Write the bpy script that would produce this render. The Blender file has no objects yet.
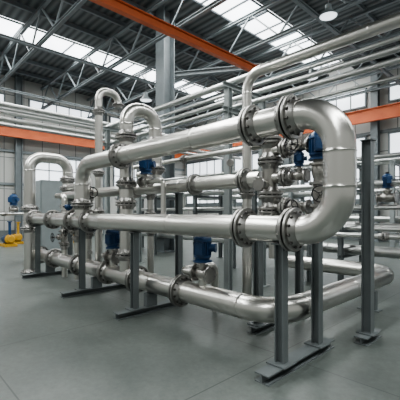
import bpy, bmesh, math, random
from mathutils import Vector, Matrix, Quaternion
random.seed(4)
COL = bpy.context.scene.collection
V = Vector
# ------------------------------------------------------------ materials
def new_mat(name):
    m = bpy.data.materials.new(name); m.use_nodes = True
    nt = m.node_tree; b = nt.nodes["Principled BSDF"]
    return m, nt, b
def mat(name, c1, c2=None, metal=0.0, rough=0.5, scale=6.0, bump=0.0, bscale=60.0, rvar=0.0, stretch=None, emit=None, es=0, detail=5):
    m, nt, b = new_mat(name)
    N, L = nt.nodes, nt.links
    tc = N.new('ShaderNodeTexCoord')
    src = tc.outputs['Object']
    if stretch:
        mp = N.new('ShaderNodeMapping'); mp.inputs['Scale'].default_value = stretch
        L.new(src, mp.inputs[0]); src = mp.outputs[0]
    nz = N.new('ShaderNodeTexNoise'); nz.inputs['Scale'].default_value = scale; nz.inputs['Detail'].default_value = detail
    L.new(src, nz.inputs['Vector'])
    cr = N.new('ShaderNodeValToRGB'); cr.color_ramp.elements[0].position = .25; cr.color_ramp.elements[1].position = .75
    c2 = c2 or tuple(x*0.85 for x in c1)
    cr.color_ramp.elements[0].color = (*c2, 1); cr.color_ramp.elements[1].color = (*c1, 1)
    L.new(nz.outputs['Fac'], cr.inputs[0]); L.new(cr.outputs[0], b.inputs['Base Color'])
    b.inputs['Metallic'].default_value = metal
    b.inputs['Roughness'].default_value = rough
    if rvar:
        mr = N.new('ShaderNodeMapRange'); mr.inputs['To Min'].default_value = rough-rvar; mr.inputs['To Max'].default_value = rough+rvar
        L.new(nz.outputs['Fac'], mr.inputs['Value']); L.new(mr.outputs[0], b.inputs['Roughness'])
    if bump:
        n2 = N.new('ShaderNodeTexNoise'); n2.inputs['Scale'].default_value = bscale; n2.inputs['Detail'].default_value = 4
        L.new(src, n2.inputs['Vector'])
        bp = N.new('ShaderNodeBump'); bp.inputs['Strength'].default_value = bump; bp.inputs['Distance'].default_value = 0.01
        L.new(n2.outputs['Fac'], bp.inputs['Height']); L.new(bp.outputs[0], b.inputs['Normal'])
    if emit:
        b.inputs['Emission Color'].default_value = (*emit, 1); b.inputs['Emission Strength'].default_value = es
    return m
STEEL = mat("stainless_steel", (.60,.59,.56), (.585,.575,.545), 1, .28, 3, detail=1)
STEEL2 = mat("dull_galvanised_steel", (.54,.55,.54), (.52,.53,.52), 1, .34, 3, detail=1)
FLG = mat("flange_steel", (.37,.36,.345), (.30,.295,.285), 1, .34, 10)
CAST = mat("cast_steel", (.42,.405,.38), (.35,.34,.32), 1, .38, 10)
BOLT = mat("dark_bolt_steel", (.17,.165,.16), None, 1, .35, 20)
BLUE = mat("blue_enamel", (.016,.060,.15), (.012,.045,.115), 0, .35, 8)
BLACK = mat("black_rubber", (.02,.02,.022), None, 0, .5, 8)
GREY = mat("grey_painted_steel", (.14,.157,.160), (.115,.13,.133), .1, .45, 5)
LGREY = mat("light_grey_paint", (.32,.35,.35), (.27,.30,.30), .1, .5, 5)
DSTEEL = mat("roof_steel_paint", (.18,.205,.215), (.14,.16,.168), .1, .6, 3)
ORANGE = mat("orange_crane_paint", (.55,.135,.045), (.45,.10,.034), 0, .55, 2)
YELLOW = mat("yellow_paint", (.50,.29,.03), None, 0, .5, 5)
CAB = mat("cabinet_grey_paint", (.22,.25,.255), None, 0, .45, 3)
LENS = mat("lamp_glass", (.8,.85,.9), None, 0, .3, 3, emit=(.9,.95,1), es=1.2)

def floor_mat():
    m, nt, b = new_mat("sealed_concrete"); N, L = nt.nodes, nt.links
    tc = N.new('ShaderNodeTexCoord')
    n1 = N.new('ShaderNodeTexNoise'); n1.inputs['Scale'].default_value = 1.1; n1.inputs['Detail'].default_value = 9; n1.inputs['Roughness'].default_value = .62
    L.new(tc.outputs['Object'], n1.inputs['Vector'])
    cr = N.new('ShaderNodeValToRGB'); e = cr.color_ramp.elements
    e[0].position = .30; e[0].color = (.078,.091,.085,1); e[1].position = .70; e[1].color = (.122,.138,.128,1)
    L.new(n1.outputs['Fac'], cr.inputs[0])
    n2 = N.new('ShaderNodeTexNoise'); n2.inputs['Scale'].default_value = 16; n2.inputs['Detail'].default_value = 10; n2.inputs['Roughness'].default_value = .7
    L.new(tc.outputs['Object'], n2.inputs['Vector'])
    mx = N.new('ShaderNodeMix'); mx.data_type = 'RGBA'; mx.blend_type = 'OVERLAY'; mx.inputs[0].default_value = .45
    L.new(cr.outputs[0], mx.inputs[6]); L.new(n2.outputs['Fac'], mx.inputs[7])
    br = N.new('ShaderNodeTexBrick'); br.offset = 0; br.inputs['Scale'].default_value = 1
    br.inputs['Brick Width'].default_value = 2.4; br.inputs['Row Height'].default_value = 2.4
    br.inputs['Mortar Size'].default_value = .008; br.inputs['Mortar Smooth'].default_value = .2
    L.new(tc.outputs['Object'], br.inputs['Vector'])
    m2 = N.new('ShaderNodeMix'); m2.data_type = 'RGBA'; m2.inputs[7].default_value = (.04,.045,.043,1)
    mul = N.new('ShaderNodeMath'); mul.operation = 'MULTIPLY'; mul.inputs[1].default_value = .8
    L.new(br.outputs['Fac'], mul.inputs[0]); L.new(mul.outputs[0], m2.inputs[0]); L.new(mx.outputs[2], m2.inputs[6])
    L.new(m2.outputs[2], b.inputs['Base Color'])
    mr = N.new('ShaderNodeMapRange'); mr.inputs['From Min'].default_value = .25; mr.inputs['From Max'].default_value = .75; mr.inputs['To Min'].default_value = .32; mr.inputs['To Max'].default_value = .46
    L.new(n1.outputs['Fac'], mr.inputs['Value']); L.new(mr.outputs[0], b.inputs['Roughness'])
    return m
def panel_mat(name, c1, c2, w, h, seam, mort=.012, axis='X'):
    m, nt, b = new_mat(name); N, L = nt.nodes, nt.links
    tc = N.new('ShaderNodeTexCoord'); sp = N.new('ShaderNodeSeparateXYZ'); cb = N.new('ShaderNodeCombineXYZ')
    L.new(tc.outputs['Object'], sp.inputs[0])
    L.new(sp.outputs[axis], cb.inputs[0]); L.new(sp.outputs['Z'], cb.inputs[1])
    br = N.new('ShaderNodeTexBrick'); br.offset = 0; br.inputs['Scale'].default_value = 1
    br.inputs['Brick Width'].default_value = w; br.inputs['Row Height'].default_value = h; br.inputs['Mortar Size'].default_value = mort
    br.inputs['Color1'].default_value = (*c1,1); br.inputs['Color2'].default_value = (*c2,1); br.inputs['Mortar'].default_value = (*seam,1)
    L.new(cb.outputs[0], br.inputs['Vector']); L.new(br.outputs['Color'], b.inputs['Base Color'])
    b.inputs['Roughness'].default_value = .6
    return m
def ceil_mat():
    m, nt, b = new_mat("corrugated_roof_sheet"); N, L = nt.nodes, nt.links
    tc = N.new('ShaderNodeTexCoord')
    wv = N.new('ShaderNodeTexWave'); wv.bands_direction = 'Y'; wv.inputs['Scale'].default_value = 1.0
    L.new(tc.outputs['Object'], wv.inputs['Vector'])
    cr = N.new('ShaderNodeValToRGB'); cr.color_ramp.elements[0].color = (.05,.06,.063,1); cr.color_ramp.elements[1].color = (.135,.15,.15,1)
    L.new(wv.outputs['Fac'], cr.inputs[0]); L.new(cr.outputs[0], b.inputs['Base Color']); b.inputs['Roughness'].default_value = .7
    bp = N.new('ShaderNodeBump'); bp.inputs['Strength'].default_value = .6; bp.inputs['Distance'].default_value = .06
    L.new(wv.outputs['Fac'], bp.inputs['Height']); L.new(bp.outputs[0], b.inputs['Normal'])
    return m
def glow_mat(name, col, s):
    m, nt, b = new_mat(name); N, L = nt.nodes, nt.links
    tc = N.new('ShaderNodeTexCoord'); nz = N.new('ShaderNodeTexNoise'); nz.inputs['Scale'].default_value = .6
    L.new(tc.outputs['Object'], nz.inputs['Vector'])
    mr = N.new('ShaderNodeMapRange'); mr.inputs['To Min'].default_value = s*.75; mr.inputs['To Max'].default_value = s*1.25
    L.new(nz.outputs['Fac'], mr.inputs['Value']); L.new(mr.outputs[0], b.inputs['Emission Strength'])
    b.inputs['Base Color'].default_value = (.6,.65,.7,1); b.inputs['Emission Color'].default_value = (*col,1)
    b.inputs['Roughness'].default_value = .3
    return m
SKYL = glow_mat("skylight_polycarbonate", (.94,.97,1), 3.4)
WINM = glow_mat("daylit_window_glass", (.90,.95,1), 1.3)

# ------------------------------------------------------------ mesh helpers
def finish(bm, name, smooth=True):
    bmesh.ops.recalc_face_normals(bm, faces=bm.faces[:])
    me = bpy.data.meshes.new(name); bm.to_mesh(me); bm.free()
    if smooth:
        for p in me.polygons: p.use_smooth = True
        me.set_sharp_from_angle(angle=math.radians(38))
    return me
def b_box(bm, c, s, rot=None, bev=0):
    M = Matrix.Translation(c) @ (rot.to_4x4() if rot else Matrix.Identity(4)) @ Matrix.Diagonal((*s, 1))
    r = bmesh.ops.create_cube(bm, size=1, matrix=M)
    if bev:
        es = set(e for v in r['verts'] for e in v.link_edges)
        bmesh.ops.bevel(bm, geom=list(es), offset=bev, segments=2, affect='EDGES')
def b_cyl(bm, a, b, r, n=12, r2=None):
    a, b = V(a), V(b); d = b-a
    q = V((0,0,1)).rotation_difference(d)
    M = Matrix.Translation((a+b)/2) @ q.to_matrix().to_4x4()
    bmesh.ops.create_cone(bm, cap_ends=True, segments=n, radius1=r, radius2=(r if r2 is None else r2), depth=d.length, matrix=M)
def b_lathe(bm, prof, n=32, M=Matrix.Identity(4)):
    rings = []
    for (r, h) in prof:
        if r < 1e-5: rings.append([bm.verts.new(M @ V((0,0,h)))])
        else: rings.append([bm.verts.new(M @ V((r*math.cos(2*math.pi*k/n), r*math.sin(2*math.pi*k/n), h))) for k in range(n)])
    for A, B in zip(rings, rings[1:]):
        for k in range(n):
            k2 = (k+1) % n
            if len(A) == 1 and len(B) == 1: continue
            if len(A) == 1: bm.faces.new((A[0], B[k], B[k2]))
            elif len(B) == 1: bm.faces.new((A[k], A[k2], B[0]))
            else: bm.faces.new((A[k], A[k2], B[k2], B[k]))
def bead(c, d): return [(c-d*.030, 0), (c-d*.010, 0), (c, .0045), (c+d*.010, 0), (c+d*.030, 0)]
def sweep_path(pts, br, n=18):
    pts = [V(p) for p in pts]; out = [(pts[0], 0)]
    for i in range(1, len(pts)-1):
        p = pts[i]; d1 = (p-pts[i-1]).normalized(); d2 = (pts[i+1]-p).normalized()
        ang = d1.angle(d2)
        if ang < .06: continue
        t = br*math.tan(ang/2); s = p-d1*t; e = p+d2*t
        nrm = (d2-d1*d1.dot(d2)).normalized(); c = s+nrm*br
        if (s-out[-1][0]).length > .1: out += bead(s-d1*.032, d1)
        out.append((s, 0))
        for k in range(1, n):
            a = ang*k/n
            out.append((c-nrm*br*math.cos(a)+d1*br*math.sin(a), 0))
        out.append((e, 0))
        nxt = pts[i+1]
        if (nxt-e).length > .1: out += bead(e+d2*.032, d2)
    if (pts[-1]-out[-1][0]).length > 1e-4: out.append((pts[-1], 0))
    return out
def m_pipe(pts, r, br=.3, n=24, org=V((0,0,0)), welds=2.0):
    path = sweep_path(pts, br)
    full = [path[0]]
    for A, B in zip(path, path[1:]):
        L = (B[0]-A[0]).length
        if welds and L > welds*1.3:
            k = int(L//welds); d = (B[0]-A[0]).normalized()
            for j in range(1, k+1): full += bead(A[0]+(B[0]-A[0])*j/(k+1), d)
        full.append(B)
    path = [full[0]]
    for i, q in enumerate(full[1:], 1):
        if (q[0]-path[-1][0]).length < 1e-4: continue
        if len(path) > 1 and (q[0]-path[-1][0]).dot(path[-1][0]-path[-2][0]) < 0: continue
        path.append(q)
    P = [p for p, _ in path]
    T = []
    for i in range(len(P)):
        a = (P[i]-P[i-1]).normalized() if i else None
        b = (P[i+1]-P[i]).normalized() if i < len(P)-1 else None
        T.append(((a or b)+(b or a)).normalized())
    u = T[0].orthogonal().normalized(); bm = bmesh.new(); rings = []
    for i, t in enumerate(T):
        if i: u = (T[i-1].rotation_difference(t)) @ u
        u = (u-t*u.dot(t)).normalized(); w = t.cross(u); rr = r+path[i][1]*min(1, r/.1)
        rings.append([bm.verts.new(P[i]-org+(u*math.cos(2*math.pi*k/n)+w*math.sin(2*math.pi*k/n))*rr) for k in range(n)])
    for A, B in zip(rings, rings[1:]):
        for k in range(n): bm.faces.new((A[k], A[(k+1)%n], B[(k+1)%n], B[k]))
    bm.faces.new(rings[0]); bm.faces.new(rings[-1])
    return finish(bm, "pipe_mesh")
def link(o): COL.objects.link(o); return o
def thing(name, label, cat, loc, group=None):
    o = link(bpy.data.objects.new(name, None)); o.location = loc; o.empty_display_size = .1
    o["label"] = label; o["category"] = cat
    if group: o["group"] = group
    return o
def part(par, name, me, m, loc=None, rot=None, label=None, scale=None):
    o = bpy.data.objects.new(name, me); link(o)
    if m is not None and not me.materials: me.materials.append(m)
    if par:
        o.parent = par; base = wpos(par)
        o.location = (V(loc)-base) if loc is not None else V((0,0,0))
    elif loc is not None: o.location = loc
    if rot is not None: o.rotation_mode = 'QUATERNION'; o.rotation_quaternion = rot
    if scale: o.scale = scale
    if label: o["label"] = label
    return o
def wpos(o):
    p = V(o.location)
    while o.parent: o = o.parent; p = p+o.location
    return p
def qd(d): return V((0,0,1)).rotation_difference(V(d).normalized())
_cache = {}
def m_flange(r, R, t, bolts=True, neck=True):
    key = ('f', r, R, t, bolts, neck)
    if key in _cache: return _cache[key]
    bm = bmesh.new()
    prof = [(0, -t*.5), (R-.006, -t*.5), (R, -t*.5+.006), (R, t*.5-.006), (R-.006, t*.5), (r*1.32, t*.5)]
    if neck: prof += [(r*1.25, t*.6), (r*1.06, t*.5+.05), (r*1.03, t*.5+.065), (0, t*.5+.065)]
    else: prof += [(0, t*.5)]
    b_lathe(bm, prof, 36)
    if bolts:
        n = 12; br = R*.80+.0; s = R*.075
        for k in range(n):
            a = 2*math.pi*(k+.5)/n; x, y = br*math.cos(a), br*math.sin(a)
            b_cyl(bm, (x, y, -t*.5-s*.9), (x, y, t*.5+s*1.3), s, 6)
    _cache[key] = finish(bm, "flange_mesh"); return _cache[key]
def m_bolt(s, L):
    key = ('b', round(s,4), round(L,4))
    if key in _cache: return _cache[key]
    bm = bmesh.new()
    b_cyl(bm, (0,0,-L/2), (0,0,L/2), s*.55, 10)
    b_cyl(bm, (0,0,-L/2+s*.3), (0,0,-L/2+s*1.2), s, 6); b_cyl(bm, (0,0,L/2-s*1.2), (0,0,L/2-s*.3), s, 6)
    _cache[key] = finish(bm, "bolt_mesh"); return _cache[key]
def flange(par, loc, d, r, R, t=.035, detailed=False, neck=True):
    return part(par, "flange", m_flange(r, R, t, not detailed, neck), FLG, loc, qd(d), "dark bolted steel flange ring")
def flange_pair(par, c, axis, r, R, t=.035, gap=.012, detailed=False):
    c, axis = V(c), V(axis).normalized()
    f1 = flange(par, c+axis*(t/2+gap/2), axis, r, R, t, detailed)
    f2 = flange(par, c-axis*(t/2+gap/2), -axis, r, R, t, detailed)
    g = part(par, "gasket", m_gasket(r*1.25, gap), BLACK, c, qd(axis))
    if detailed:
        n = 12; s = R*.07
        me = m_bolt(s, 2*t+gap+s*4)
        if not me.materials: me.materials.append(BOLT)
        for k in range(n):
            a = 2*math.pi*(k+.5)/n
            o = bpy.data.objects.new("bolt", me); link(o); o.parent = f1
            o.location = V((R*.8*math.cos(a), R*.8*math.sin(a), -(t/2+gap/2)))
def m_gasket(r, t):
    key = ('g', r, t)
    if key in _cache: return _cache[key]
    bm = bmesh.new(); b_cyl(bm, (0,0,-t/2-.001), (0,0,t/2+.001), r, 28); _cache[key] = finish(bm, "gasket_mesh"); return _cache[key]
def pipe_run(name, label, pts, r, br=.3, flanges=(), Rf=None, base=None, mat_=None, group=None, detailed=False, n=24, cat="pipe", welds=2.0):
    pts = [V(p) for p in pts]
    lo = min(pts, key=lambda p: p.z); org = V(base) if base else V((lo.x, lo.y, lo.z-r))
    t = thing(name, label, cat, org, group)
    part(t, "pipe_body", m_pipe(pts, r, br, n, org, welds), mat_ or STEEL, org)
    Rf = Rf or r*1.5
    for f in flanges:
        c, ax = f[0], f[1]
        if len(f) > 2 and f[2] == 's': flange(t, c, ax, r, Rf, .032, False)
        else: flange_pair(t, c, ax, r, Rf, .030, .018, detailed)
    return t
def m_ibeam(w, h, L, tf=.012, tw=.010):
    key = ('i', w, h, L, tf, tw)
    if key in _cache: return _cache[key]
    bm = bmesh.new()
    b_box(bm, (0, h/2-tf/2, L/2), (w, tf, L)); b_box(bm, (0, -h/2+tf/2, L/2), (w, tf, L)); b_box(bm, (0, 0, L/2), (tw, h-2*tf+.002, L))
    _cache[key] = finish(bm, "beam_mesh", False); return _cache[key]
def m_boxm(s, bev=.004):
    key = ('x', *s, bev)
    if key in _cache: return _cache[key]
    bm = bmesh.new(); b_box(bm, (0,0,0), s, bev=bev); _cache[key] = finish(bm, "box_mesh"); return _cache[key]
def beamq(d, up=(0,0,1)):
    z = V(d).normalized(); y = V(up); y = (y-z*y.dot(z)).normalized(); x = y.cross(z)
    return Matrix((x, y, z)).transposed().to_quaternion()

# ------------------------------------------------------------ room shell
def structure(name, me, m, loc=(0,0,0)):
    o = bpy.data.objects.new(name, me); link(o); o.location = loc; me.materials.append(m) if m else None
    o["kind"] = "structure"; return o
XW, YW, H = -23.0, 20.0, 9.8
bm = bmesh.new(); b_box(bm, (0,0,0), (32, 29, .3)); fl = structure("floor", finish(bm, "floor", False), floor_mat(), (-7, 5.7, -.15))
fl["label"] = "grey green sealed concrete floor"
WALLM_L = panel_mat("wall_cladding_left", (.42,.425,.405), (.36,.365,.35), 1.1, 1.9, (.13,.14,.14), .025, 'Y')
WALLM_B = panel_mat("wall_cladding_back", (.44,.445,.425), (.38,.385,.37), 1.1, 1.9, (.13,.14,.14), .025, 'X')
bm = bmesh.new(); b_box(bm, (0,0,0), (.3, 29.3, H)); structure("wall_left", finish(bm, "wall", False), WALLM_L, (XW-.15, 5.7, H/2))
bm = bmesh.new(); b_box(bm, (0,0,0), (32, .3, H)); structure("wall_back", finish(bm, "wall", False), WALLM_B, (-7, YW+.15, H/2))
bm = bmesh.new(); b_box(bm, (0,0,0), (.08, 29, .5)); structure("baseboard_left", finish(bm, "bb", False), GREY, (XW+.04, 5.7, .25))
bm = bmesh.new(); b_box(bm, (0,0,0), (31.9, .08, .5)); structure("baseboard_back", finish(bm, "bb", False), GREY, (-7, YW-.04, .25))
for i, z in enumerate((2.15, 5.95)):
    bm = bmesh.new(); b_box(bm, (0,0,0), (31.5, .10, .16)); structure("trim_%d" % (i+1), finish(bm, "trim", False), DSTEEL, (-7, YW-.06, z))
for i, z in enumerate((3.3, 5.3)):
    bm = bmesh.new(); b_box(bm, (0,0,0), (.10, 28.5, .14)); structure("trim_%d" % (i+3), finish(bm, "trim", False), DSTEEL, (XW+.06, 5.7, z))
strips = [(-18.0,-16.1), (-9.75,-8.15), (1.6,3.2)]
bm = bmesh.new(); xs = [-23] + [v for s in strips for v in s] + [9]
for a, b in zip(xs[::2], xs[1::2]): b_box(bm, ((a+b)/2, 5.7, H+.1), (b-a, 29, .2))
structure("ceiling", finish(bm, "ceiling", False), ceil_mat())
wi = 1
def skylight(x0, x1, y0, y1):
    global wi
    bm = bmesh.new(); cx, cy = (x0+x1)/2, (y0+y1)/2
    b_box(bm, (0,0,.02), (x1-x0, y1-y0, .03)); nf = len(bm.faces)
    k = max(2, int((y1-y0)/1.1))
    for j in range(k+1): b_box(bm, (0, -(y1-y0)/2+(y1-y0)*j/k, -.03), (x1-x0, .05, .06))
    for sx in (-1, 1): b_box(bm, (sx*(x1-x0-.05)/2, 0, -.03), (.05, y1-y0, .065))
    me = finish(bm, "skylight", False); me.materials.append(SKYL); me.materials.append(DSTEEL)
    for i, p in enumerate(me.polygons): p.material_index = 0 if i < nf else 1
    o = structure("window_%d" % wi, me, None, (cx, cy, H-.02)); o["label"] = "translucent roof skylight strip with metal bars"; wi += 1
for a, b in strips:
    for y0 in (-8.8, -2.0, 4.8, 11.6): skylight(a, b, y0, y0+6.75)
def wall_window(cx, cz, w, h, wall, nx, nz, fm=LGREY):
    global wi
    bm = bmesh.new(); b_box(bm, (0,0,0), (w, .04, h)); nf = len(bm.faces)
    for i in range(nx+1): b_box(bm, (-w/2+w*i/nx, -.03, 0), (.09 if i in (0,nx) else .055, .09, h+.09))
    for i in range(nz+1): b_box(bm, (0, -.03, -h/2+h*i/nz), (w+.09, .092, .09 if i in (0,nz) else .055))
    me = finish(bm, "window", False); me.materials.append(WINM); me.materials.append(fm)
    for i, p in enumerate(me.polygons): p.material_index = 0 if i < nf else 1
    if wall == 'back': o = structure("window_%d" % wi, me, None, (cx, YW-.02, cz))
    else:
        o = structure("window_%d" % wi, me, None, (XW+.02, cx, cz)); o.rotation_euler = (0,0,math.pi/2)
    o["label"] = "tall daylit factory window with grey mullions"; wi += 1
for cx in (-20.5, -15, -9.6, -4.2, 1.2, 6.4):
    wall_window(cx, 4.05, 4.2, 3.5, 'back', 5, 3, DSTEEL)
    wall_window(cx, 8.0, 4.2, 1.0, 'back', 5, 1, DSTEEL)
for cy in (-2, 3.6, 9.2, 14.8):
    wall_window(cy, 4.3, 3.6, 1.7, 'left', 4, 2, DSTEEL)
    wall_window(cy, 8.1, 4.2, 1.1, 'left', 5, 1, DSTEEL)
bm = bmesh.new(); b_box(bm, (0,0,0), (.08, 3.4, 2.6)); 
for j in range(7): b_box(bm, (.045, 0, -1.2+.4*j), (.03, 3.3, .05))
d = structure("door_1", finish(bm, "door", False), CAB, (XW+.05, 9.0, 1.3)); d["label"] = "wide grey roller door"

def column(x, y, h, w=.36, label="grey steel H-section building column", grp="building columns"):
    t = thing("building_column", label, "column", (x, y, 0), grp)
    part(t, "shaft", m_ibeam(w, w, h-.04, .03, .025), DSTEEL, (x, y, .04))
    part(t, "base_plate", m_boxm((w+.2, w+.2, .04)), DSTEEL, (x, y, .02))
for y in (.9, 6.4, 12.0, 17.5): column(XW+.35, y, H)
for x in (-17.8, -12.3, -6.9, -1.5, 3.8): column(x, YW-.35, H)
column(-11.1, 8.62, H, .55, "tall grey steel column carrying the roof and crane rail")
def long_beam(name, label, cat, a, b, w, h, m, group=None):
    a, b = V(a), V(b)
    t = thing(name, label, cat, a, group)
    part(t, "beam", m_ibeam(w, h, round((b-a).length,3), .035, .02), m, a, beamq(b-a))
    return t
long_beam("crane_runway_beam", "orange painted steel crane runway beam along the cladding wall", "beam", (XW+.85, -8.5, 6.3), (XW+.85, 19.2, 6.3), .2, .6, ORANGE)
long_beam("crane_runway_beam", "orange painted steel crane runway beam below the tall windows", "beam", (XW+1.2, YW-.85, 6.75), (8.5, YW-.85, 6.75), .2, .7, ORANGE)
long_beam("crane_girder", "orange overhead crane girder hanging under the roof trusses", "beam", (-8.0, -3, 7.0), (-8.0, 10.9, 7.0), .17, .28, ORANGE)
long_beam("crane_rail_hanger", "grey steel hanger beam holding the orange girder", "beam", (-11.0, 8.95, 7.25), (-8.0, 10.9, 7.25), .16, .2, DSTEEL)
def truss(y):
    t = thing("roof_truss", "dark grey steel lattice roof truss", "truss", (-7, y, 8.2), "roof trusses")
    x0, x1, zb, zt = -22.9, 8.5, 8.15, 9.45
    part(t, "bottom_chord", m_ibeam(.13,.13,x1-x0,.02,.015), DSTEEL, (x0, y, zb), beamq((1,0,0)))
    part(t, "top_chord", m_ibeam(.13,.13,x1-x0,.02,.015), DSTEEL, (x0, y, zt), beamq((1,0,0)))
    n = 24; dx = (x1-x0)/n
    for i in range(n):
        a = V((x0+dx*i, y, zb if i%2==0 else zt)); b = V((x0+dx*(i+1), y, zt if i%2==0 else zb))
        part(t, "web_member", m_ibeam(.06,.06,round((b-a).length,3),.012,.012), DSTEEL, a, beamq(b-a, (0,1,0)))
for y in (1.6, 4.7, 7.8, 10.9, 14.0, 17.1, 19.4): truss(y)
for x in (-21.5,-19.7,-14.6,-13,-11.5,-6.9,-5.4,-3.9,-2.3,-.7, .9): 
    long_beam("roof_purlin", "grey steel roof purlin under the corrugated sheets", "beam", (x, -8.5, 9.68), (x, 19.8, 9.68), .09, .18, DSTEEL, "roof purlins")
for x in (-20, -14, -5.5):
    long_beam("roof_tie_beam", "grey longitudinal tie beam between the roof trusses", "beam", (x, -8.5, 8.0), (x, 19.8, 8.0), .12, .12, DSTEEL, "roof tie beams")
def lamp(x, y, z):
    t = thing("high_bay_lamp", "round industrial high bay lamp hanging from the roof", "lamp", (x, y, z), "high bay lamps")
    bm = bmesh.new(); b_lathe(bm, [(.0,.34),(.09,.34),(.1,.2),(.13,.16),(.28,.0),(.29,-.02),(.27,-.02),(.12,.12),(0,.12)], 28)
    part(t, "lamp_shade", finish(bm, "shade"), CAB, (x, y, z))
    bm = bmesh.new(); b_lathe(bm, [(0,.01),(.25,.01),(.25,-.005),(.15,-.02),(0,-.03)], 28)
    part(t, "lens", finish(bm, "lens"), LENS, (x, y, z))
    bm = bmesh.new(); b_cyl(bm, (0,0,.34), (0,0,9.8-z), .012, 8); part(t, "suspension_rod", finish(bm, "rod"), DSTEEL, (x, y, z))
for p in ((-4.9, 10.1, 7.6), (-13.3, 9.2, 6.8), (-17.2, 2.0, 7.5), (-7.3,13.5,7.3)): lamp(*p)

# ------------------------------------------------------------ pipe supports
Y1, Y2, YF = 2.95, 3.75, 3.25
ZM, ZU, Z2, ZF = 1.43, 2.52, 2.04, .46
R1 = .138
def stand(x, posts, y0, y1, label, saddle=False, grp="pipe support stands", w=.095):
    t = thing("pipe_support_stand", label, "pipe support", (x, (y0+y1)/2, 0), grp)
    part(t, "foot_beam", m_ibeam(.16, .09, round(y1-y0,3), .012, .012), GREY, (x, y0, .045), beamq((0,1,0)))
    for (py, top) in posts:
        part(t, "post", m_ibeam(w, w, round(top-.10,3), .011, .010), GREY, (x, py, .09), Quaternion((0,0,1), math.pi/2))
        part(t, "post_base_plate", m_boxm((.22,.22,.016)), GREY, (x, py, .098))
        part(t, "post_cap_plate", m_boxm((.15,.15,.014)), GREY, (x, py, top-.007))
    if saddle: part(t, "pipe_saddle", m_boxm((.10,.20,.215)), GREY, (x, YF, .195))
    return t
PT = ZM-R1-.003
stand(-1.92, [(Y1, PT), (3.68, ZM-.08)], 2.62, 3.95, "dark grey steel stand carrying the big return bend")
stand(-4.57, [(Y1, PT), (Y2+.1, Z2-.11)], 2.62, 3.95, "dark grey two-post steel stand under the long pipes", True)
stand(-6.42, [(Y1, PT), (Y2+.1, Z2-.11)], 2.55, 3.95, "dark grey two-post steel stand below the riser bend", True)
stand(-8.9, [(Y1, PT), (Y2, Z2-.11)], 2.6, 3.95, "dark grey two-post steel stand at the end of the skid", True)
stand(-2.80, [(Y2, 1.35), (4.8, 1.5)], 3.6, 5.0, "dark grey two-post steel stand behind the floor pipe")
t = stand(-1.66, [(4.48, 2.5)], 4.25, 4.72, "tall dark grey steel upright on a short foot", w=.115)
t = thing("pipe_saddle", "low grey steel saddle under the floor pipe", "pipe support", (-2.16, 5.9, 0), "pipe saddles")
part(t, "base_plate", m_boxm((.34,.18,.015)), GREY, (-2.16, 5.9, .0075)); part(t, "web_plate", m_boxm((.22,.10,.30)), GREY, (-2.16, 5.9, .160))

# ------------------------------------------------------------ main front loop
loop_pts = [(-6.42, Y1, ZM+R1*.6), (-6.42, Y1, ZU), (-1.33, Y1, ZU), (-1.33, Y1, ZM), (-9.33, Y1, ZM)]
XA = (1,0,0); YA = (0,1,0); ZA = (0,0,1)
pipe_run("process_pipe_loop", "large brushed stainless pipe loop with U-shaped return bend", loop_pts, R1, .36,
   [((-2.27,Y1,ZU),XA), ((-1.81,Y1,ZU),XA), ((-4.98,Y1,ZU),XA),
    ((-2.38,Y1,ZM),XA), ((-1.79,Y1,ZM),XA), ((-6.10,Y1,ZM),XA), ((-6.80,Y1,ZM),XA), ((-7.9,Y1,ZM),XA), ((-9.1,Y1,ZM),XA), ((-6.42,Y1,ZM+.32),ZA)],
   .215, detailed=True, n=56)
floor_pts = [(-9.9, YF, ZF), (-2.16, YF, ZF), (-2.16, 7.0, ZF), (-4.5, 7.0, ZF)]
pipe_run("floor_pipe", "stainless pipe running low over the floor and bending back", floor_pts, .15, .46,
   [((-3.80,YF,ZF),XA), ((-4.95,YF,ZF),XA), ((-5.95,YF,ZF),XA), ((-7.2,YF,ZF),XA), ((-8.6,YF,ZF),XA), ((-9.6,YF,ZF),XA)], .232, n=56, detailed=True)
pipe_run("inner_process_pipe", "stainless pipe line behind the front loop at chest height", [(-9.3,Y2,Z2),(-2.75,Y2,Z2)], .108, .2,
   [((-3.02,Y2,Z2),XA), ((-4.05,Y2,Z2),XA), ((-5.8,Y2,Z2),XA), ((-8.2,Y2,Z2),XA)], .17, n=36)
pipe_run("slim_process_pipe", "slim stainless pipe line running high behind the loop", [(-7.0,4.35,.9),(-7.0,4.35,2.62),(-3.0,4.35,2.62),(-3.0,4.35,.9)], .045, .12, [((-5,4.35,2.62),XA)], .08)
pipe_run("inverted_u_pipe", "tall stainless inverted U pipe at the end of the skid", [(-9.5,Y1,.04),(-9.5,Y1,3.05),(-9.5,3.95,3.05),(-9.5,3.95,.04)], .14, .34,
   [((-9.5,Y1,ZM+.26),ZA), ((-9.5,Y1,ZM-.26),ZA), ((-9.5,3.95,2.5),ZA), ((-9.5,3.95,2.25),ZA), ((-9.5,3.95,2.0),ZA), ((-9.5,3.95,1.75),ZA), ((-9.5,3.95,1.5),ZA), ((-9.5,Y1,.06),(0,0,1),'s')], .22, n=36)
pipe_run("inverted_u_pipe", "stainless inverted U riser rising above the front loop", [(-5.3,3.25,ZF+.1),(-5.3,3.25,3.46),(-5.3,3.88,3.46),(-5.3,3.88,Z2)], .12, .28,
   [((-5.3,3.25,2.93),ZA), ((-5.3,3.25,2.1),ZA), ((-5.3,3.25,1.75),ZA), ((-5.3,3.25,.85),ZA), ((-5.3,3.88,2.4),ZA), ((-5.3,3.88,2.9),ZA)], .19, base=(-5.3,3.25,ZF+.1), n=36)
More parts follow.
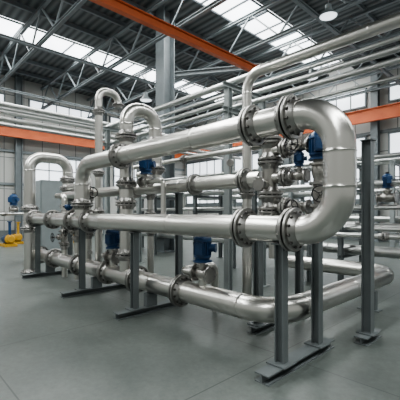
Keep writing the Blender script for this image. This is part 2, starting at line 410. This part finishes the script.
pipe_run("gooseneck_vent_pipe", "slim stainless gooseneck vent pipe with flanged outlet", [(-7.3,3.75,.04),(-7.3,3.75,4.4),(-7.3,4.25,4.4),(-7.3,4.25,4.16)], .085, .2,
   [((-7.3,3.75,3.9),ZA), ((-7.3,3.75,2.5),ZA), ((-7.3,3.75,1.6),ZA), ((-7.3,4.25,4.16),(0,0,-1),'s'), ((-7.3,3.75,.05),ZA,'s')], .14)
pipe_run("overhead_riser_pipe", "stainless riser pipe turning to run overhead", [(-3.35,4.2,.04),(-3.35,4.2,3.72),(3.0,4.2,3.72)], .075, .26,
   [((-3.35,4.2,2.9),ZA), ((-3.35,4.2,1.9),ZA), ((-3.35,4.2,.05),ZA,'s')], .125)
for i, (x, y, z0, z1, r) in enumerate([(-6.9,3.3,ZF+.1,2.34,.08),(-7.75,3.45,.04,2.2,.075),(-8.25,3.35,.04,2.0,.07),(-5.9,4.2,.04,2.4,.07)]):
    pipe_run("riser_pipe", "short stainless riser pipe with stacked flanges", [(x,y,z0),(x,y,z1),(x-.45,y,z1)], r, .16,
       [((x,y,z1-.45),ZA), ((x,y,z1-.85),ZA), ((x,y,z1-1.2),ZA)], r*1.65, group="riser pipes", base=(x,y,z0))

# ------------------------------------------------------------ valves
def m_valve_body(r):
    key = ('vb', r)
    if key in _cache: return _cache[key]
    bm = bmesh.new()
    b_lathe(bm, [(0,-r*1.9),(r*.95,-r*1.9),(r*.95,-r*1.3),(r*1.12,-r*.8),(r*1.25,0),(r*1.12,r*.8),(r*.95,r*1.3),(r*.95,r*1.9),(0,r*1.9)], 28)
    _cache[key] = finish(bm, "valve_body"); return _cache[key]
def m_lathe(key, prof, n=28):
    if key in _cache: return _cache[key]
    bm = bmesh.new(); b_lathe(bm, prof, n); _cache[key] = finish(bm, "turned"); return _cache[key]
def m_actuator(r, h):
    key = ('act', r, h)
    if key in _cache: return _cache[key]
    bm = bmesh.new()
    b_lathe(bm, [(0,0),(r*1.08,0),(r*1.08,h*.06),(r*.8,h*.08),(r*.85,h*.15),(r,h*.17),(r,h*.23),(r*.9,h*.25),(r*.9,h*.70),(r*1.04,h*.72),(r*1.04,h*.80),(r*.93,h*.86),(r*.6,h*.97),(0,h)], 32)
    for k in range(16):
        a = 2*math.pi*k/16; q = Matrix.Rotation(a, 3, 'Z')
        b_box(bm, q @ V((r*.95,0,h*.47)), (r*.16, r*.07, h*.44), q)
        if k % 2: b_cyl(bm, q @ V((r*.95,0,h*.80)), q @ V((r*.95,0,h*.85)), r*.08, 6)
    b_box(bm, (0, -r*1.15, h*.48), (r*1.0, r*.7, h*.46), bev=r*.08)
    b_box(bm, (0, -r*1.53, h*.48), (r*.8, r*.1, h*.36), bev=r*.03)
    b_cyl(bm, (r*.8,0,h*.5), (r*1.5,0,h*.5), r*.45, 20); b_cyl(bm, (r*1.45,0,h*.5), (r*1.6,0,h*.5), r*.52, 20)
    _cache[key] = finish(bm, "actuator"); return _cache[key]
def m_wheel(R):
    key = ('w', R)
    if key in _cache: return _cache[key]
    bm = bmesh.new(); n, k = 28, 8; rr = R*.09
    rings = [[bm.verts.new(((R+rr*math.cos(2*math.pi*j/k))*math.cos(2*math.pi*i/n), (R+rr*math.cos(2*math.pi*j/k))*math.sin(2*math.pi*i/n), rr*math.sin(2*math.pi*j/k))) for j in range(k)] for i in range(n)]
    for i in range(n):
        for j in range(k): bm.faces.new((rings[i][j], rings[(i+1)%n][j], rings[(i+1)%n][(j+1)%k], rings[i][(j+1)%k]))
    for s in range(4):
        a = math.pi/2*s; b_cyl(bm, (0,0,0), (R*math.cos(a), R*math.sin(a), 0), rr*.8, 8)
    b_cyl(bm, (0,0,-rr*2), (0,0,rr*2), R*.22, 12)
    _cache[key] = finish(bm, "wheel"); return _cache[key]
def valve(c, axis, up, r, label, act=True, grp="valves", wheel_R=.12, act_s=1.0, wm=None, hh=.30):
    c, axis, up = V(c), V(axis).normalized(), V(up).normalized()
    t = thing("motor_valve" if act else "gate_valve", label, "valve", c, grp)
    part(t, "valve_body", m_valve_body(r), CAST, c, qd(axis))
    for s in (1,-1): flange(t, c+axis*s*r*2.0, axis*-s, r, r*1.75, .03, False, neck=False)
    part(t, "bonnet", m_lathe(('bon', r), [(0,0),(r*.8,0),(r*.8,r*1.5),(r*1.15,r*1.5),(r*1.15,r*1.85),(r*.6,r*1.85),(r*.5,r*2.4),(0,r*2.4)]), CAST, c, qd(up))
    if act:
        h = hh*act_s
        q = beamq(up, V((-.5,.86,0)) if abs(up.z) > .5 else V((0,0,1)))
        part(t, "actuator", m_actuator(.095*act_s, h), BLUE, c+up*r*2.4, q, "blue finned electric actuator")
        part(t, "indicator_cap", m_lathe(('cap', act_s), [(0,0),(.035*act_s,0),(.035*act_s,.03),(0,.035)], 16), BLACK, c+up*(r*2.4+h), qd(up))
    else:
        part(t, "stem", m_lathe(('stem', r), [(0,0),(.014,0),(.014,r*1.9),(0,r*1.9)], 12), FLG, c+up*r*2.3, qd(up))
        part(t, "handwheel", m_wheel(wheel_R), wm or BLACK, c+up*r*3.8, qd(up))
    return t
def low_valve(x, z, label):
    t = valve((x,YF,z), XA, ZA, .068, label, act_s=1.25, hh=.31)
    part(t, "inlet_stub", m_pipe([(x,YF,ZF+.13),(x,YF,z)], .055, .1, 24, V((x,YF,z)), 0), STEEL, (x,YF,z))
    pipe_run("bypass_pipe", "short stainless bypass pipe feeding the low valve", [(x-.15,YF,z),(x-.42,YF,z),(x-.42,YF+.68,z),(x-.42,YF+.68,.03)], .055, .10, [((x-.42,YF+.35,z),YA)], .10, group="bypass pipes")
low_valve(-3.36, .76, "blue motor-actuated valve above the floor pipe")
low_valve(-5.78, .76, "blue motor-actuated valve on the low pipe")
valve((-4.95,3.42,2.12), XA, ZA, .055, "upright blue motor valve beside the riser", act_s=1.12)
pipe_run("bypass_pipe", "short stainless bypass pipe above the inner pipe", [(-4.82,3.42,2.12),(-4.45,3.42,2.12),(-4.45,3.42,1.45),(-4.45,3.60,1.45)], .045, .08, [], .08, group="bypass pipes")
mx, my = -2.61, Y2
t = thing("manifold_riser", "vertical stainless manifold with stacked flanges and side nozzles", "pipe manifold", (mx,my,1.43))
part(t, "pipe_body", m_pipe([(mx,my,1.40),(mx,my,2.74)], .10, .2, 32, V((mx,my,0)), 0), CAST, (mx,my,0))
for z in (1.62, 1.82, 2.26, 2.52): flange_pair(t, (mx,my,z), ZA, .10, .165)
flange(t, (mx,my,2.76), (0,0,-1), .10, .165)
for z in (2.40, 2.04, 1.66):
    part(t, "side_nozzle", m_pipe([(mx,my,z),(mx+.30,my,z)], .075, .2, 28, V((mx,my,z)), 0), STEEL, (mx,my,z))
    flange_pair(t, (mx+.24,my,z), XA, .07, .125)
part(t, "side_nozzle", m_pipe([(mx,my,1.95),(mx,my-.24,1.95)], .05, .2, 28, V((mx,my,1.95)), 0), STEEL, (mx,my,1.95))
flange(t, (mx,my-.24,1.95), YA, .05, .09)
valve((-2.17,Y2,2.40), XA, (0,-1,0), .055, "handwheel gate valve on the upper manifold nozzle", False, wheel_R=.085)
valve((-2.19,Y2,2.04), XA, ZA, .048, "small blue motor valve on the lower manifold nozzle", True, act_s=.62)
valve((-2.17,Y2,1.66), XA, (0,-1,0), .052, "handwheel gate valve low on the manifold", False, wheel_R=.08)
valve((-1.93,Y2,1.80), ZA, (.5,-.85,0), .065, "handwheel gate valve under the blue actuator", False, wheel_R=.09)
t = thing("motor_valve", "large blue electric actuator on a vertical valve", "valve", (-1.93,Y2,1.97), "valves")
part(t, "valve_body", m_valve_body(.07), CAST, (-1.93,Y2,2.08), qd(ZA))
part(t, "bonnet", m_lathe('bn2', [(0,0),(.11,0),(.11,.03),(.06,.04),(.05,.1),(0,.1)]), CAST, (-1.93,Y2,2.14))
part(t, "actuator", m_actuator(.115,.34), BLUE, (-1.93,Y2,2.20), beamq(ZA, (-.5,.86,0)), "blue finned electric actuator")
part(t, "indicator_cap", m_lathe(('cap', 1.1), [(0,0),(.035,0),(.035,.03),(0,.035)], 16), BLACK, (-1.93,Y2,2.54), qd(ZA))
pipe_run("inner_lower_pipe", "stainless pipe line behind the front loop joining the valves", [(-1.93,Y2,1.66),(-1.93,Y2,1.43),(-7.1,Y2-.12,1.43)], .075, .14, [((-2.3,Y2,1.43),XA), ((-4.0,Y2-.05,1.43),XA)], .125)
for (x,y,z,u) in ((-7.75,3.43,1.15,(0,-1,0)),(-6.9,3.28,1.3,XA),(-8.25,3.33,1.0,(0,-1,0)),(-6.9,3.28,2.0,XA)):
    valve((x,y,z), ZA, u, .07, "handwheel gate valve on a riser pipe", False, wheel_R=.10)
valve((-7.75,3.45,1.72), ZA, (0,-1,0), .06, "small blue motor valve on a riser pipe", True, act_s=.55)
def gauge(x, y, z):
    t = thing("pressure_gauge", "small round pressure gauge on a pipe stub", "gauge", (x,y,z), "pressure gauges")
    part(t, "stem", m_lathe('gst', [(0,0),(.012,0),(.012,.12),(0,.12)], 12), FLG, (x,y,z))
    part(t, "dial", m_lathe('gdl', [(0,-.02),(.05,-.02),(.055,0),(.055,.02),(.048,.024),(.048,.018),(0,.018)], 24), FLG, (x,y,z+.165), qd((.5,-.86,0)))
for p in ((-3.3,Y2,Z2+.107), (-6.7,YF,ZF+.149), (-6.1,Y2,Z2+.107)): gauge(*p)

# ------------------------------------------------------------ overhead racks
def goalpost(x, ya, yb, h, label="tall grey steel goalpost frame carrying overhead pipes", along='y', low=.42):
    P = [(x, ya), (x, yb)] if along == 'y' else [(ya, x), (yb, x)]
    t = thing("pipe_rack_frame", label, "pipe rack", (P[0][0], P[0][1], 0), "overhead rack frames")
    for p in P:
        part(t, "post", m_ibeam(.12,.12,h-.02,.012,.01), LGREY, (*p, .02)); part(t, "base_plate", m_boxm((.24,.24,.02)), LGREY, (*p, .01))
    d = V((P[1][0]-P[0][0], P[1][1]-P[0][1], 0)).normalized()
    for z in (h+.05, h-low):
        part(t, "cross_beam", m_ibeam(.10,.10,round(yb-ya+.3,3),.012,.01), LGREY, V((*P[0], z))-d*.15, beamq(d))
for x in (-9.2, -4.45, .6): goalpost(x, 5.0, 6.1, 4.0)
def straight(a, b, r, label, group, m=STEEL2, name="overhead_pipe", fl=()):
    a, b = V(a), V(b); d = (b-a).normalized()
    return pipe_run(name, label, [a, b], r, .2, [(a+d*k, d) for k in fl], r*1.6, base=a-V((0,0,r)), mat_=m, group=group, n=20)
for (y, z, r) in ((5.15, 4.10, .065), (5.55, 4.10, .035), (5.95, 4.10, .055), (5.2, 3.63, .045), (5.8, 3.63, .03)):
    straight((-9.6, y, z+r), (3.0, y, z+r), r, "galvanised overhead pipe on the rack above the skid", "overhead pipes on the main rack")
for y in (.6, 6.9): goalpost(y, -10.9, -9.75, 4.2, "tall grey steel frame carrying the crossing overhead pipes", 'x', .3)
for (x, z, r) in ((-9.9, 4.30,.07), (-10.2, 4.30,.05), (-10.6, 4.30,.07), (-9.95, 3.95,.06), (-10.5, 3.95,.045)):
    straight((x, -3, z+r), (x, 12, z+r), r, "galvanised overhead pipe crossing towards the cladding wall", "crossing overhead pipes")

# ------------------------------------------------------------ rear rack
def rear_frame(x, y):
    t = thing("rear_rack_frame", "grey steel frame of the rear pipe rack", "pipe rack", (x, y, 0), "rear rack frames")
    for yy in (y, y+1.2):
        part(t, "post", m_ibeam(.1,.1,2.75,.01,.01), GREY, (x,yy,.015)); part(t, "base_plate", m_boxm((.2,.2,.015)), GREY, (x,yy,.0075))
    for z in (.6, 1.15, 1.6, 2.1, 2.7): part(t, "cross_beam", m_ibeam(.08,.08,1.4,.01,.01), GREY, (x,y-.1,z), beamq((0,1,0)))
for x in (-13, -10.4, -8.2, -5.8, -3.4, -1.0, 1.4): rear_frame(x, 7.6)
for (y, z, r) in ((7.84,.64+.11,.11),(8.19,.64+.09,.09),(7.8,1.19+.05,.05),(8.14,1.19+.08,.08),(7.8,1.64+.05,.05),(8.1,1.64+.06,.06),(7.8,2.14+.07,.07),(8.15,2.14+.05,.05),(7.9,2.74+.05,.05)):
    straight((-12.9 if z < 2 else -13.6, y, z), (3.5, y, z), r, "galvanised pipe lying on the rear rack", "pipes on the rear rack", STEEL2, "rack_pipe", (3.6, 7.6, 11.5, 14.6) if r > .075 else ())
for x in (-6.4, -4.0, -1.4, 1.2):
    t = thing("floor_trestle", "low grey steel trestle under the pipes", "pipe support", (x, 7.35, 0), "low trestles")
    for yy in (7.27, 7.45): part(t, "post", m_boxm((.07,.07,1.0)), GREY, (x,yy,.5))
    part(t, "cross_beam", m_boxm((.08,.3,.06)), GREY, (x,7.36,1.03))
straight((-6.8, 7.33, 1.06+.055), (3.5, 7.33, 1.06+.055), .055, "galvanised pipe on low trestles", "pipes on low trestles", STEEL2, "rack_pipe", (1.2, 4.4, 7.0))
for x in (-1.9, -.3, -4.6, -7.0):
    valve((x, 7.83, .86+.105), XA, ZA, .06, "handwheel gate valve on the rear rack", False, wheel_R=.11)
valve((-2.5, 7.8, 1.74+.16), XA, ZA, .085, "blue motor valve on the rear rack", True, act_s=1.0)
valve((-1.7, 7.8, 2.28+.11), XA, ZA, .06, "handwheel gate valve on the rear rack", False, wheel_R=.10)
for x in (-12, -8, -4, 0, 4):
    t = thing("far_rack_frame", "grey steel frame of the far pipe rack", "pipe rack", (x, 13, 0), "far rack frames")
    for yy in (13, 14): part(t, "post", m_ibeam(.14,.14,3.4,.012,.01), LGREY, (x,yy,0))
    for z in (1.2, 2.2, 3.3): part(t, "cross_beam", m_ibeam(.1,.1,1.2,.01,.01), LGREY, (x,12.9,z), beamq((0,1,0)))
for (y, z, r) in ((13.25,1.25+.1,.1),(13.6,1.25+.1,.1),(13.25,2.25+.1,.1),(13.7,2.25+.08,.08),(13.25,3.35+.1,.1),(13.7,3.35+.1,.1)):
    straight((-14, y, z), (6, y, z), r, "galvanised pipe on the far rack", "pipes on the far rack", STEEL2, "rack_pipe")

# ------------------------------------------------------------ equipment
def cabinet(x, y, w, d, h, label):
    t = thing("electrical_cabinet", label, "cabinet", (x,y,0))
    part(t, "body", m_boxm((w,d,h-.1), .01), CAB, (x,y,.1+(h-.1)/2)); part(t, "plinth", m_boxm((w-.06,d-.06,.1)), GREY, (x,y,.05))
    dr = part(t, "door", m_boxm((w-.06,.025,h-.2), .006), CAB, (x,y-d/2-.012,.1+(h-.1)/2))
    part(dr, "handle", m_boxm((.03,.04,.2), .006), BLACK, (x+w*.38,y-d/2-.04,h*.5))
cabinet(-13.4, 4.8, 1.3, .9, 2.75, "tall grey electrical cabinet behind the skid")
def pump(x, y, base_m, motor_m, label, s=1.0, name="pump_unit"):
    t = thing(name, label, "pump", (x,y,0), "floor pumps")
    bm = bmesh.new()
    for sy in (-1,1): b_box(bm, (0,sy*.26*s,0), (1.3*s,.08*s,.14*s))
    for sx in (-1,0,1): b_box(bm, (sx*.58*s,0,0), (.08*s,.5*s,.12*s))
    part(t, "base_frame", finish(bm, "frame", False), base_m, (x,y,.07*s))
    bm = bmesh.new(); b_lathe(bm, [(0,-.35*s),(.15*s,-.35*s),(.2*s,-.3*s),(.2*s,.25*s),(.16*s,.3*s),(.06*s,.32*s),(.06*s,.45*s),(0,.45*s)], 24)
    for k in range(14):
        q = Matrix.Rotation(2*math.pi*k/14, 3, 'Z'); b_box(bm, q @ V((.21*s,0,-.02*s)), (.04*s,.012*s,.5*s), q)
    part(t, "motor", finish(bm, "motor"), motor_m, (x-.25*s,y,.36*s), qd((1,0,0)), "finned motor")
    bm = bmesh.new(); b_lathe(bm, [(0,-.1*s),(.15*s,-.1*s),(.24*s,-.06*s),(.26*s,0),(.24*s,.06*s),(.12*s,.1*s),(.1*s,.22*s),(.16*s,.22*s),(.16*s,.25*s),(0,.25*s)], 24)
    part(t, "pump_casing", finish(bm, "casing"), base_m, (x+.32*s,y,.40*s), qd((1,0,0)))
    bm = bmesh.new(); b_cyl(bm, (0,0,0), (0,0,.75*s), .07*s, 16); b_cyl(bm, (0,0,.73*s), (0,0,.78*s), .13*s, 16)
    part(t, "outlet", finish(bm, "outlet"), motor_m, (x+.32*s,y,.6*s))
pump(-17.9, 4.6, YELLOW, BLUE, "blue motor pump on a yellow base frame", .85)
pump(-19.1, 5.3, YELLOW, YELLOW, "yellow pump on a yellow base frame", .8)
pump(-18.6, 6.3, YELLOW, BLUE, "blue pump on a yellow base frame", .9)
pump(-18.0, 7.8, YELLOW, BLUE, "blue pump on a yellow base frame beside the wall", 1.0)
for x in (-20.4, -20.0):
    straight((x, 1.0, 1.5), (x, 10.5, 1.5), .08, "galvanised header pipe behind the pumps", "pump header pipes", STEEL2, "header_pipe", (2, 4, 6))
for y in (1.5, 4.2, 7.0, 10.0):
    t = thing("header_support", "grey steel trestle under the header pipes", "pipe support", (-20.2, y, 0), "header supports")
    for x in (-20.55, -19.85): part(t, "post", m_ibeam(.08,.08,1.34,.01,.01), GREY, (x,y,0))
    part(t, "cross_beam", m_ibeam(.08,.08,.8,.01,.01), GREY, (-20.6,y,1.38), beamq((1,0,0)))
for y in (3.6, 5.4, 8.2):
    valve((-20.0, y, 1.5+.24), YA, ZA, .09, "blue motor valve on the pump header", True, act_s=2.0)
def tank(x, y, label, s=1.0):
    t = thing("storage_tank", label, "tank", (x,y,0), "blue pressure vessels")
    part(t, "vessel", m_lathe('tank', [(0,0),(.2,.03),(.3,.12),(.33,.22),(.33,1.5),(.3,1.62),(.2,1.7),(0,1.74)], 32), BLUE, (x,y,.3))
    for k in range(3):
        a = k*2.094; part(t, "leg", m_boxm((.06,.06,.5)), GREY, (x+.26*math.cos(a), y+.26*math.sin(a), .25))
for (x,y) in ((-2.2,10.2),(-.6,10.2)): tank(x, y, "upright blue pressure vessel on short legs")

# ------------------------------------------------------------ light
def area(name, loc, sx, sy, e, rot=(0,0,0), col=(.97,.99,.97)):
    l = bpy.data.lights.new(name, 'AREA'); l.shape = 'RECTANGLE'; l.size = sx; l.size_y = sy; l.energy = e; l.color = col
    o = link(bpy.data.objects.new(name, l)); o.location = loc; o.rotation_euler = rot; return o
area("skylight_daylight", (-17, 5.7, 9.6), 1.8, 27, 1700)
area("skylight_daylight", (-8.95, 5.7, 9.6), 1.5, 27, 1800)
area("skylight_daylight", (2.4, 5.7, 9.6), 1.5, 27, 1500)
w = bpy.data.worlds.new("world"); bpy.context.scene.world = w; w.use_nodes = True
bg = w.node_tree.nodes['Background']; bg.inputs[0].default_value = (.93,.96,.92,1); bg.inputs[1].default_value = .40
bpy.context.scene.view_settings.look = 'AgX - Medium High Contrast'
bpy.context.scene.view_settings.exposure = .3

# ------------------------------------------------------------ camera
cam = bpy.data.cameras.new("camera"); co = link(bpy.data.objects.new("camera", cam)); bpy.context.scene.camera = co
co.location = (0, 0, 1.6)
fwd = V((-.724, .690, 0)); co.rotation_euler = fwd.to_track_quat('-Z', 'Y').to_euler()
cam.sensor_width = 36; cam.lens = 30.9; cam.shift_y = .03; cam.clip_end = 200
